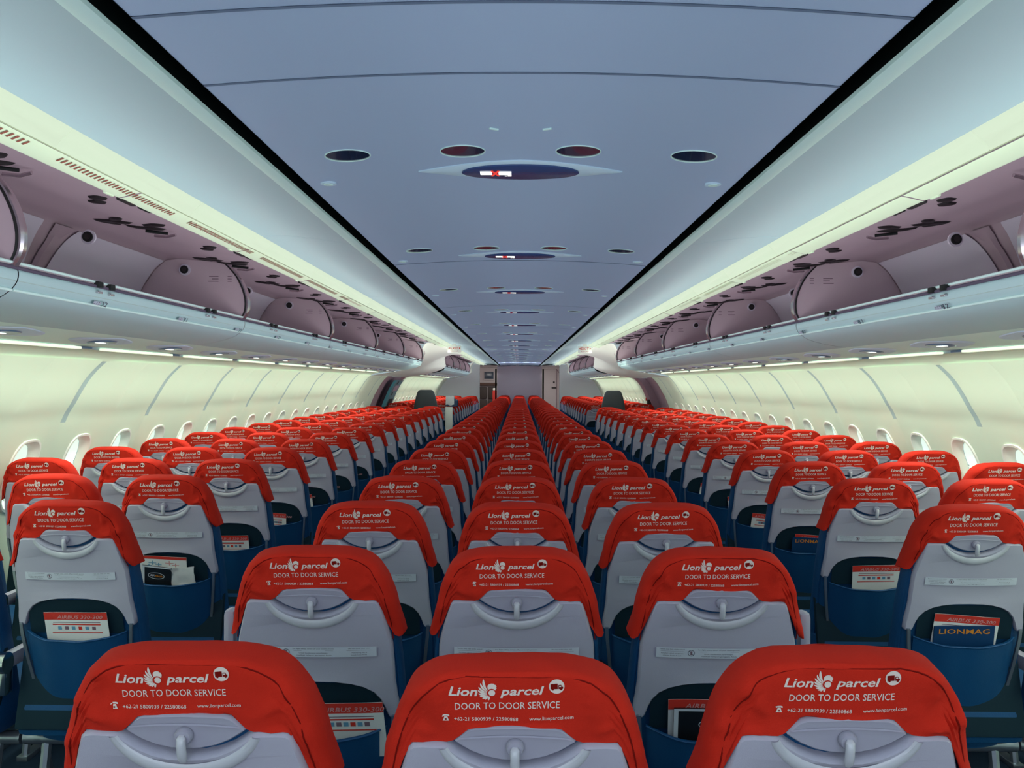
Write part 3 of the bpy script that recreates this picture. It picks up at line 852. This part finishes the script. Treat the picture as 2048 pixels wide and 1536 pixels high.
# service panels under the bins, with their signs and lamps
for sg, sn in ((-1,'left'),(1,'right')):
    b = MB()
    U = [(1.72,.197),(1.76,.187),(1.90,.172),(1.985,.163)]
    U2 = [(2.035,.152),(2.10,.150),(2.16,.142),(2.205,.122),(2.222,.108)]
    for a, c in ((Y0, 13.2+.02), (17.3, 25.8)):
        b.grid([[(sg*x, y, EYE+z) for x, z in U] for y in (a, c)], 'psu')
        b.grid([[(sg*x, y, EYE+z) for x, z in [(1.985,.163),(1.99,.170),(2.03,.164),(2.035,.152)]] for y in (a, c)], 'binout')
        b.grid([[(sg*x, y, EYE+z) for x, z in U2] for y in (a, c)], 'wall')
    struct('trim_%d' % (7 if sg < 0 else 8), b)
    # oval units
    b = MB(); N = 28
    zf = lambda x: interp([(p[0], p[1]) for p in U], x)
    def zz(dx): return zf(1.83+dx)-zf(1.83)
    o1 = [(sg*.052*math.cos(2*math.pi*i/N), .10*math.sin(2*math.pi*i/N)) for i in range(N)]
    dia = [(sg*.088*math.cos(2*math.pi*i/N)*1.0, math.copysign(abs(math.sin(2*math.pi*i/N))**1.5, math.sin(2*math.pi*i/N))*.26) for i in range(N)]
    b.grid([[(x*k, y*k, zz(sg*x*k)-h) for x, y in dia] for k, h in ((1,.0005),(.97,.004),(.7,.0055))], 'base', True)
    body = b
    body.add([(x*.7, y*.7, zz(sg*x*.7)-.0055) for x, y in dia], [tuple(range(N))], 'base')
    bm_body = body.mesh('unit_base')
    b = MB(); b.grid([[(x*k, y*k, zz(sg*x*k)-h) for x, y in o1] for k, h in ((1,.0055),(.93,.010))], 'psulens', True)
    b.add([(x*.93, y*.93, zz(sg*x*.93)-.010) for x, y in o1], [tuple(range(N))], 'psulens'); lens = b.mesh('unit_lens')
    b = MB(); b.box((sg*-.01, -.035, -.0115), (.022, .06, .002), 'lit'); sign = b.mesh('lit_sign')
    for k in range(-2, 32):
        y = 3.12+.76*k
        if 13.0 < y < 17.5 or y > 25.6 or y < 1.5: continue
        t = link('service_unit', None, None, (sg*1.83, y, EYE+zf(1.83)))
        far = y > 15; n = k+3 if not far else k-18
        tag(t, 'oval sign and reading light unit under the %s %s bins, %s along' % ('far' if far else 'near', sn, ordw(n).replace('nearest','first')), 'sign', 'service units under the %s bins' % sn)
        link('unit_base', bm_body, t); l = link('unit_lens', lens, t); link('lit_sign', sign, l)
    b = MB(); b.box((0,0,0), (.034, .83, .012), 'lamp', bev=.004); lamp = b.mesh('lamp_diffuser')
    b = MB(); b.box((0,.47,.002), (.030,.10,.010), 'psulens', bev=.003); cap = b.mesh('lamp_joint')
    k = 0
    for k in range(26):
        y = .4+1.066*k+.02
        if 12.9 < y < 17.6 or y > 25.4: continue
        far = y > 15
        t = link('wall_lamp', None, None, (sg*2.012, y, EYE+.155))
        n = k+1 if not far else k-15
        tag(t, 'lit strip lamp above the %s windows, %s along in the %s section' % (sn, ordw(n).replace('nearest','first'), 'far' if far else 'near'), 'lamp', 'strip lamps above the %s windows' % sn)
        link('lamp_diffuser', lamp, t); link('lamp_joint', cap, t)

# ------------------------------------------------------------------ ceiling lights and signs
N = 32
b = MB()
def ringpts(r, z, n=N): return [(r*math.cos(2*math.pi*i/n), r*math.sin(2*math.pi*i/n), z) for i in range(n)]
b.grid([ringpts(.0565,.004), ringpts(.0562,-.002), ringpts(.0550,-.0028), ringpts(.0538,-.002), ringpts(.0532,.002)], 'band', True); rim = b.mesh('light_rim')
b = MB(); b.add(ringpts(.0535,-.0005), [tuple(range(N))], 'glass'); b.grid([ringpts(.0535,-.0005), ringpts(.0535,.003)], 'glass', True)
lensm = b.mesh('light_lens')
b = MB(); 
lensb = [(.272*(1-2*i/24) if i < 24 else .272*(-1+2*(i-24)/24), (.10 if i < 24 else -.10)*(1-abs(1-2*(i % 24)/24)**1.6)) for i in range(48)]
def cdz(x): return cz(x)-cz(0)
b.grid([[(x*k, y*k, cdz(x*k)-h) for x, y in lensb] for k, h in ((1,-.002),(1,.003),(.96,.005),(.6,.007))], 'base', True)
b.add([(x*.6, y*.6, cdz(x*.6)-.007) for x, y in lensb], [tuple(range(48))], 'base'); sbase = b.mesh('sign_base')
b = MB()
ov = [(.156*math.cos(2*math.pi*i/40), .078*math.sin(2*math.pi*i/40)) for i in range(40)]
b.grid([[(x*k, y*k, cdz(x)-h) for x, y in ov] for k, h in ((1,.006),(1,.0095),(.98,.0105))], 'signglass', True)
b.add([(x*.98, y*.98, cdz(x)-.0105) for x, y in ov], [tuple(range(40))], 'signglass'); sov = b.mesh('sign_lens')
b = MB(); zt = -.0128
def q4(x0, x1, y0, y1, key, z=zt): b.add([(x0,y0,z),(x1,y0,z),(x1,y1,z),(x0,y1,z)], [(0,1,2,3)], key)
q4(-.107,-.076,-.024,.014,'lit'); q4(-.058,-.024,-.024,.014,'lit'); q4(-.034,-.024,.016,.030,'lit'); q4(-.042,-.036,.022,.030,'lit')
for d in (-1, 1):
    b.add([(-.067-.013*d, -.032, zt-.0006), (-.067-.007*d, -.036, zt-.0006), (-.067+.013*d, .024, zt-.0006), (-.067+.007*d, .028, zt-.0006)], [(0,1,2,3)], 'litred')
scig = b.mesh('no_smoking_symbol')
b = MB(); b.tube([(0,0,.002),(0,0,-.004)], .022, 'base', 20); b.tube([(0,0,-.004),(0,0,-.006)], .013, 'band', 16); btn = b.mesh('ceiling_speaker')
zc = lambda x: EYE+cz(x)
for k in range(17):
    y = 2.37+1.56*k
    w = ordw(k+1).replace('nearest','first')
    t = link('no_smoking_sign', None, None, (0, y, zc(0)))
    tag(t, 'lit no-smoking sign in an oval on the ceiling, %s from the camera' % w, 'sign', 'no-smoking signs along the ceiling')
    link('sign_base', sbase, t); l = link('sign_lens', sov, t); link('no_smoking_symbol', scig, l)
    for j, x in enumerate((-.4245,-.142,.142,.4245)):
        pos = ('far left','inner left','inner right','far right')[j]
        t = link('ceiling_spotlight', None, None, (x, y-.19, zc(x))); t.rotation_euler = (0, math.atan(2*.026*x/.36), 0)
        tag(t, 'round dark ceiling spotlight, %s one beside the %s no-smoking sign' % (pos, w), 'light', 'round spotlights on the ceiling')
        link('light_rim', rim, t); link('light_lens', lensm, t)
    if k < 6:
        for x, s_ in ((-.53,'left'),(.53,'right')):
            o = link('ceiling_button', btn, None, (x, y+.08, zc(x)-.0))
            tag(o, 'small round pale cap on the ceiling, %s of the %s no-smoking sign' % (s_, w), 'cap', 'small round caps on the ceiling')
# tick marks ahead of the first sign
for j, x in enumerate((-.06, .06)):
    b = MB(); b.box((0,0,0), (.022,.006,.004), 'band', bev=.001)
    o = link('ceiling_tick', b.mesh('ceiling_tick'), None, (x, 1.99, zc(x)-.002), R(30 if j == 0 else -30)); tag(o, 'tiny pale tick mark on the ceiling before the first sign, %s one' % ('left' if j == 0 else 'right'), 'mark')

# ------------------------------------------------------------------ exit zone on both sides
def exit_sign(sg):
    root = link('exit_sign', None, None, (sg*.955, 13.0, EYE+.50))
    tag(root, 'hanging EXIT sign with red letters above the %s bins' % ('left' if sg < 0 else 'right'), 'sign', 'exit signs')
    b = MB(); b.box((0,0,0), (.20,.03,.10), 'white', bev=.008); b.box((0,0,.062), (.06,.02,.04), 'white', bev=.004); link('sign_box', b.mesh('sign_box'), root)
    b = MB(); f = lambda u, s: (u, -.0158, -s)
    put_text(b, f, 'cred', 'EXIT', -.058, .058, .006, .036, bold=.012)
    for q in (-1, 1): b.add([f(q*.088, -.012), f(q*.068, -.028), f(q*.068, .004)], [(0,1,2)], 'cred')
    put_text(b, f, 'cpale', 'KELUAR', -.058, .058, .038, .020, bold=.01)
    link('sign_lettering', b.mesh('sign_lettering', smooth=False), root)
def wallp(z): return interp(WTAB, z)
LINT = smooth_tab([(1.100,.547),(1.30,.52),(1.50,.46),(1.68,.38),(1.85,.29),(2.02,.20),(2.14,.145),(2.222,.108)])
MOUTH = smooth_tab([(1.100,.547),(1.22,.575),(1.38,.600),(1.452,.50),(1.445,.40),(1.462,.30),(1.72,.200),(2.222,.108)])
for sg, sn in ((-1,'left'),(1,'right')):
    exit_sign(sg)
    # end caps: loft from the bin profile to the door lintel, and back
    for (ya, yb, pa, pb, nm, key) in ((13.22, 14.3, MOUTH, LINT, 'near', 0), (16.5, 17.3, LINT, MOUTH, 'far', 1), (25.82, 27.0, MOUTH, MOUTH, 'rear', 2)):
        b = MB(); rows = []
        for i in range(9):
            t = i/8; e = t*t*(3-2*t)
            rows.append([(sg*(a[0]+(c[0]-a[0])*e), ya+(yb-ya)*t, EYE+a[1]+(c[1]-a[1])*e) for a, c in zip(pa, pb)])
        b.grid(rows, 'white')
        if key == 0:
            b.add([(sg*1.435, ya+.18, EYE+.50), (sg*1.435, ya+.20, EYE+.42), (sg*1.455, ya+.46, EYE+.455)], [(0,1,2)], 'mauve')
        struct('trim_%d' % (9+key+(3 if sg > 0 else 0)), b)
    b = MB()
    b.grid([[(sg*x, y, EYE+z) for x, z in LINT] for y in (14.3, 16.5)], 'white'); struct('trim_%d' % (15 if sg < 0 else 16), b)
    # door and frame
    b = MB()
    zs = [.11-.08*i for i in range(21)] + [-1.55]
    zs = [z for z in zs if z >= -1.56]
    b.grid([[(sg*(wallp(z)+.10), y, EYE+z) for z in zs] for y in (15.2, 16.5)], 'mauve')
    # window and handle
    b.box((sg*(wallp(-.45)+.09), 15.8, EYE-.45), (.02,.25,.35), 'glass', bev=.004)
    d = struct('door_%d' % (1 if sg < 0 else 2), b)
    b = MB(); b.box((sg*(wallp(-.75)+.06), 15.5, EYE-.75), (.05,.30,.06), 'darkmet', bev=.01); link('door_handle', b.mesh('door_handle'), d)
    b = MB()
    for ya, yb in ((14.85, 15.22), (16.48, 17.01)):
        b.grid([[(sg*(wallp(z)+.13), ya, EYE+z), (sg*(wallp(z)-.035), ya+.01, EYE+z), (sg*(wallp(z)-.035), yb-.02, EYE+z), (sg*(wallp(z)+.11), yb, EYE+z)] for z in zs], 'mauve' if True else 'offw')
    struct('trim_%d' % (17 if sg < 0 else 18), b)
    # bulkhead at the end of the side seats
    b = MB(); top = smooth_tab([(1.208,.57),(1.22,.575),(1.38,.600),(1.452,.50),(1.462,.30),(1.72,.2),(2.222,.108)])
    poly = [(1.208,-1.55),(1.208,.58),(1.9,.58)] + [(x, z) for z, x in [(z, wallp(z)+.02) for z in (.11,0,-.12,-.3,-.5,-.75,-1.0,-1.3,-1.55)]]
    b.plate([(sg*x, EYE+z) for x, z in poly], lambda a, c, n: (a, 27.04-n, c), -.02, .02, .004, 'bulk2')
    struct('wall_%s_partition' % sn, b)
    # ceiling over the aisle ahead, beyond the partition
# teal equipment bay by the left exit
root = link('equipment_bay', None, None, (-2.30, 16.7, EYE-.2)); tag(root, 'tall teal equipment panel beside the left exit door, leaning with the wall', 'panel')
def bayp(z, y, off): return (-(wallp(z)-.045-off)+2.30, y-16.7, z+.2)
b = MB(); zs = [.05-.04*i for i in range(13)]
b.grid([[bayp(z, y, o) for y, o in ((16.02,-.02),(16.04,.03),(16.92,.03),(16.94,-.02))] for z in zs], 'teal'); link('bay_panel', b.mesh('bay_panel'), root)
b = MB()
for z, y, dy, dz in ((-.0,16.35,.10,.05),(-.20,16.35,.10,.05),(-.36,16.50,.50,.13)):
    b.grid([[bayp(z+a, y+c, .036) for c in (-dy/2, dy/2)] for a in (-dz/2, dz/2)], 'rubber')
link('bay_latch', b.mesh('bay_latch'), root)
b = MB(); b.grid([[bayp(z, y, .036) for y in (16.25,16.75)] for z in (-.05,-.09,-.15)], 'plate'); link('bay_cover', b.mesh('bay_cover'), root)
# the same spot on the right: dark pull handle kit low in the frame
root = link('escape_kit', None, None, (2.42, 16.66, EYE-.35)); tag(root, 'dark equipment on the mauve frame of the right exit door', 'equipment')
b = MB()
for dy, dz, w, h in ((0,0,.16,.12),(.1,-.08,.14,.09),(-.08,-.10,.10,.10)): b.box((.0,dy,dz), (.06,w,h), 'rubber', bev=.02)
b.tube([(-.04,-.05,.04),(-.05,.0,.09),(-.04,.06,.04)], .008, 'cred', 8)
link('kit_bag', b.mesh('kit_bag'), root)

# crew seats with tall grey headrests
for sg, sn in ((-1,'left'),(1,'right')):
    t = link('crew_seat', None, None, (sg*1.585, 15.05, 0)); tag(t, 'tall dark grey crew seat standing behind the near %s block' % sn, 'seat', 'crew seats')
    b = MB(); rings = []
    for z, w, d in ((1.02,.205,.05),(1.10,.203,.06),(1.20,.192,.062),(1.32,.165,.06),(1.39,.142,.055),(1.425,.120,.045),(1.438,.09,.025)):
        rings.append([(w*math.copysign(abs(math.cos(a))**.5, math.cos(a)), d*math.copysign(abs(math.sin(a))**.5, math.sin(a))-.08*(z-1.0), z) for a in [2*math.pi*i/32 for i in range(32)]])
    b.loft(rings, 'crew'); link('headrest', b.mesh('headrest'), t)
    b = MB(); b.box((0,.02,.74), (.42,.10,.58), 'crew', bev=.04); link('backrest', b.mesh('backrest'), t)
    b = MB(); b.box((0,.24,.45), (.42,.42,.10), 'crew', bev=.03); link('seat_cushion', b.mesh('seat_cushion'), t)
    b = MB(); b.box((0,.16,.20), (.30,.30,.40), 'shell', bev=.02); link('pedestal', b.mesh('pedestal'), t)

# white panel and folded cloth on the first left seat beyond the exit
b = MB(); b.box((0,0,.02), (.13,.03,.40), 'white', bev=.01)
b.box((0,-.0,-.20), (.11,.05,.05), 'white', bev=.01)
b.box((0,0,-.56), (.05,.05,.70), 'dark', bev=.01)
o = link('partition_panel', b.mesh('partition_panel'), None, (-1.25, 15.75, EYE-.64)); tag(o, 'narrow white panel standing at the left aisle beyond the crew seat', 'panel')
b = MB(); rows = []
for i in range(9):
    u = -.11+.22*i/8
    rows.append([(u, -.085, -.10+.01*math.sin(i)), (u, -.072, .0), (u, -.02, .030+.008*math.sin(i*1.3)), (u, .05, .028+.006*math.cos(i*2)), (u, .09, -.02), (u, .11, -.11)])
b.grid(rows, 'cblue'); b.grid([[(p[0]*.7-.03, p[1]*1.02-.004, p[2]+.024+(.03 if j in (2,3) else 0)) for j, p in enumerate(r)] for r in rows], 'paper')
o = link('folded_cloth', b.mesh('folded_cloth'), None, (-1.25+0, seat_z(21)-.01, TOPZ+.03)); tag(o, 'white and blue folded cloth lying over a far left aisle seat', 'cloth')

# ------------------------------------------------------------------ front end: centre wall, galley, lavatory door
b = MB(); b.box((0, 28.75, EYE-.49), (1.44, .10, 2.12), 'bulk'); struct('wall_front', b)
b = MB(); b.box((0, Y0-.05, 1.05), (5.2, .1, 2.3), 'bulk2'); struct('wall_back', b)
for sg, sn in ((-1,'left'),(1,'right')):
    b = MB(); rows = []
    for i in range(7): rows.append([(sg*(.735+.05*j/6), 28.62+.03*math.sin(j*1.9), .04+1.98*i/6) for j in range(7)])
    b.grid(rows, 'slot'); o = link('curtain', b.mesh('curtain')); tag(o, 'narrow black curtain hanging at the %s edge of the front wall' % sn, 'curtain', 'black curtains')
    b = MB()
    b.grid([[(sg*x, y, EYE+.56) for x in (.60,2.6)] for y in (27.06, YE)], 'offw')
    struct('ceiling', b)
b = MB(); b.box((-1.5, 31.1, 1.05), (2.2, .08, 2.2), 'offw'); struct('wall_galley', b)
b = MB(); b.box((1.5, 31.1, 1.05), (2.2, .08, 2.2), 'offw'); struct('wall_lavatory', b)
for sg in (-1, 1):
    b = MB(); b.box((sg*1.62, 29.1, 1.05), (.06, 3.9, 2.2), 'offw'); struct('wall_side_%s' % ('left' if sg < 0 else 'right'), b)
t = link('monitor', None, None, (-1.07, 31.03, EYE+.26)); tag(t, 'small grey monitor on the far galley wall past the left aisle', 'monitor')
b = MB(); b.box((0,0,0), (.36,.05,.30), 'offw', bev=.01); link('monitor_case', b.mesh('monitor_case'), t)
b = MB(); b.box((0,-.028,.02), (.32,.008,.24), 'screen', bev=.003); link('monitor_screen', b.mesh('monitor_screen'), t)
b = MB(); b.box((0,0,0), (.72,.16,.10), 'brown', bev=.01)
o = link('wall_shelf', b.mesh('wall_shelf'), None, (-1.14, 30.98, EYE-.03)); tag(o, 'brown shelf on the galley wall under the small monitor', 'shelf')
for j, x in enumerate((-1.27, -.97)):
    t = link('jump_seat', None, None, (x, 30.9, 0)); tag(t, 'brown folding crew seat under the galley shelf, %s one' % ('left' if j == 0 else 'right'), 'seat', 'folding seats on the galley wall')
    b = MB(); b.box((0,.05,1.22), (.26,.09,.42), 'umber', bev=.04); link('backrest', b.mesh('backrest'), t)
    b = MB(); b.box((0,0,.80), (.27,.14,.36), 'umber', bev=.04); link('seat_cushion', b.mesh('seat_cushion'), t)
    b = MB(); b.box((0,.04,.32), (.20,.10,.62), 'darkmet', bev=.01); link('pedestal', b.mesh('pedestal'), t)
b = MB(); b.box((0,0,.66), (.15,.18,1.32), 'cred', bev=.04); b.box((0,0,1.355), (.13,.16,.08), 'white', bev=.03)
o = link('red_cart', b.mesh('red_cart'), None, (-.84, 30.2, 0)); tag(o, 'red trolley with a white top at the end of the left aisle', 'trolley')
b = MB(); b.box((.98, 31.03, 1.04), (.62, .05, 2.02), 'offw', bev=.01)
for p, d in (((.88+.42,31.0,1.04),(.012,.02,2.04)),): b.box(p, d, 'mauve')
d = struct('door_3', b)
b = MB(); b.box((1.20,30.98,EYE-.14), (.16,.05,.045), 'darkmet', bev=.008); b.box((1.20,30.99,EYE+.05), (.06,.03,.06), 'darkmet', bev=.006); link('door_handle', b.mesh('door_handle'), d)
b = MB(); b.tube([(1.28,30.97,EYE+.50),(1.42,30.97,EYE+.34)], .012, 'mauve', 6); struct('trim_19', b)

# ------------------------------------------------------------------ light
def area(name, loc, direction, sx, sy, power, col, spread=180):
    l = bpy.data.lights.new(name, 'AREA'); l.shape = 'RECTANGLE'; l.size = sx; l.size_y = sy; l.energy = power; l.color = col; l.spread = R(spread)
    o = bpy.data.objects.new(name, l); COL.objects.link(o); o.location = loc
    d = Vector(direction).normalized(); yv = Vector((0,1,0)); z = -d; x = yv.cross(z).normalized(); yv = z.cross(x)
    o.rotation_euler = Matrix((x, yv, z)).transposed().to_euler(); return o
LC = (.88, 1.0, .86)
for sg in (-1, 1):
    area('cove_lamp', (sg*1.035, 12.8, EYE+.45), (-sg*.10, 0, 1), .04, 28.4, 10, LC)
    area('sidewall_lamp', (sg*2.012, 6.6, EYE+.146), (sg*.08, 0, -1), .03, 13.2, 78, LC)
    area('sidewall_lamp', (sg*2.012, 21.6, EYE+.146), (sg*.08, 0, -1), .03, 8.4, 46, LC)
    o = area('bin_fill', (sg*.95, 12.8, EYE+.02), (sg*.62, 0, .8), .30, 27, 68, (.96,.94,1.0)); o.visible_glossy = False  # added fill for the bin interiors, no fixture here
o = area('ceiling_fill', (0, 12.8, EYE+.03), (0, 0, 1), .9, 28, 50, (.80,.90,1.0)); o.visible_glossy = False  # made-up fill hanging over the middle block to lift the ceiling
for sg in (-1, 1):
    area('galley_fill', (sg*1.1, 29.2, EYE+.52), (0, .35, -1), .7, 1.2, 16, (1.0,.93,.88))  # unseen fill added to brighten the galley end
    area('exit_fill', (sg*.9, 13.6, EYE-.05), (sg*.75, .35, .55), .3, 3.0, 7, (.95,1.0,.86)).visible_glossy = False  # extra fill aimed at the white end caps, not a cabin lamp
area('front_wall_fill', (0, 23.5, EYE+.30), (0, 1, -.12), 1.0, .12, 14, (.95,.90,1.0)).visible_glossy = False  # added light, facing forward, to brighten the centre wall
# invented fill behind the camera, added to light the seat backs
area('rear_fill', (0, Y0+.1, EYE+.1), (0, 1, 0), 3.6, .9, 34, (.84,.88,1.0))
w = bpy.data.worlds.new('sky'); SC.world = w; w.use_nodes = True
w.node_tree.nodes['Background'].inputs[0].default_value = (.6,.75,.8,1); w.node_tree.nodes['Background'].inputs[1].default_value = .6

# ------------------------------------------------------------------ camera
cam = bpy.data.cameras.new('camera'); cam.sensor_width = 36; cam.lens = F/2048*36; cam.clip_start = .05; cam.clip_end = 100
co = bpy.data.objects.new('camera', cam); COL.objects.link(co); SC.camera = co
co.location = (0, 0, EYE)
yaw = math.atan(15/F); pitch = math.atan(-1/F); roll = R(.25)
co.rotation_euler = (Matrix.Rotation(yaw, 3, 'Z') @ Matrix.Rotation(R(90)+pitch, 3, 'X') @ Matrix.Rotation(roll, 3, 'Z')).to_euler()
SC.view_settings.view_transform = 'Standard'; SC.view_settings.look = 'None'; SC.view_settings.gamma = 1; SC.view_settings.exposure = 0
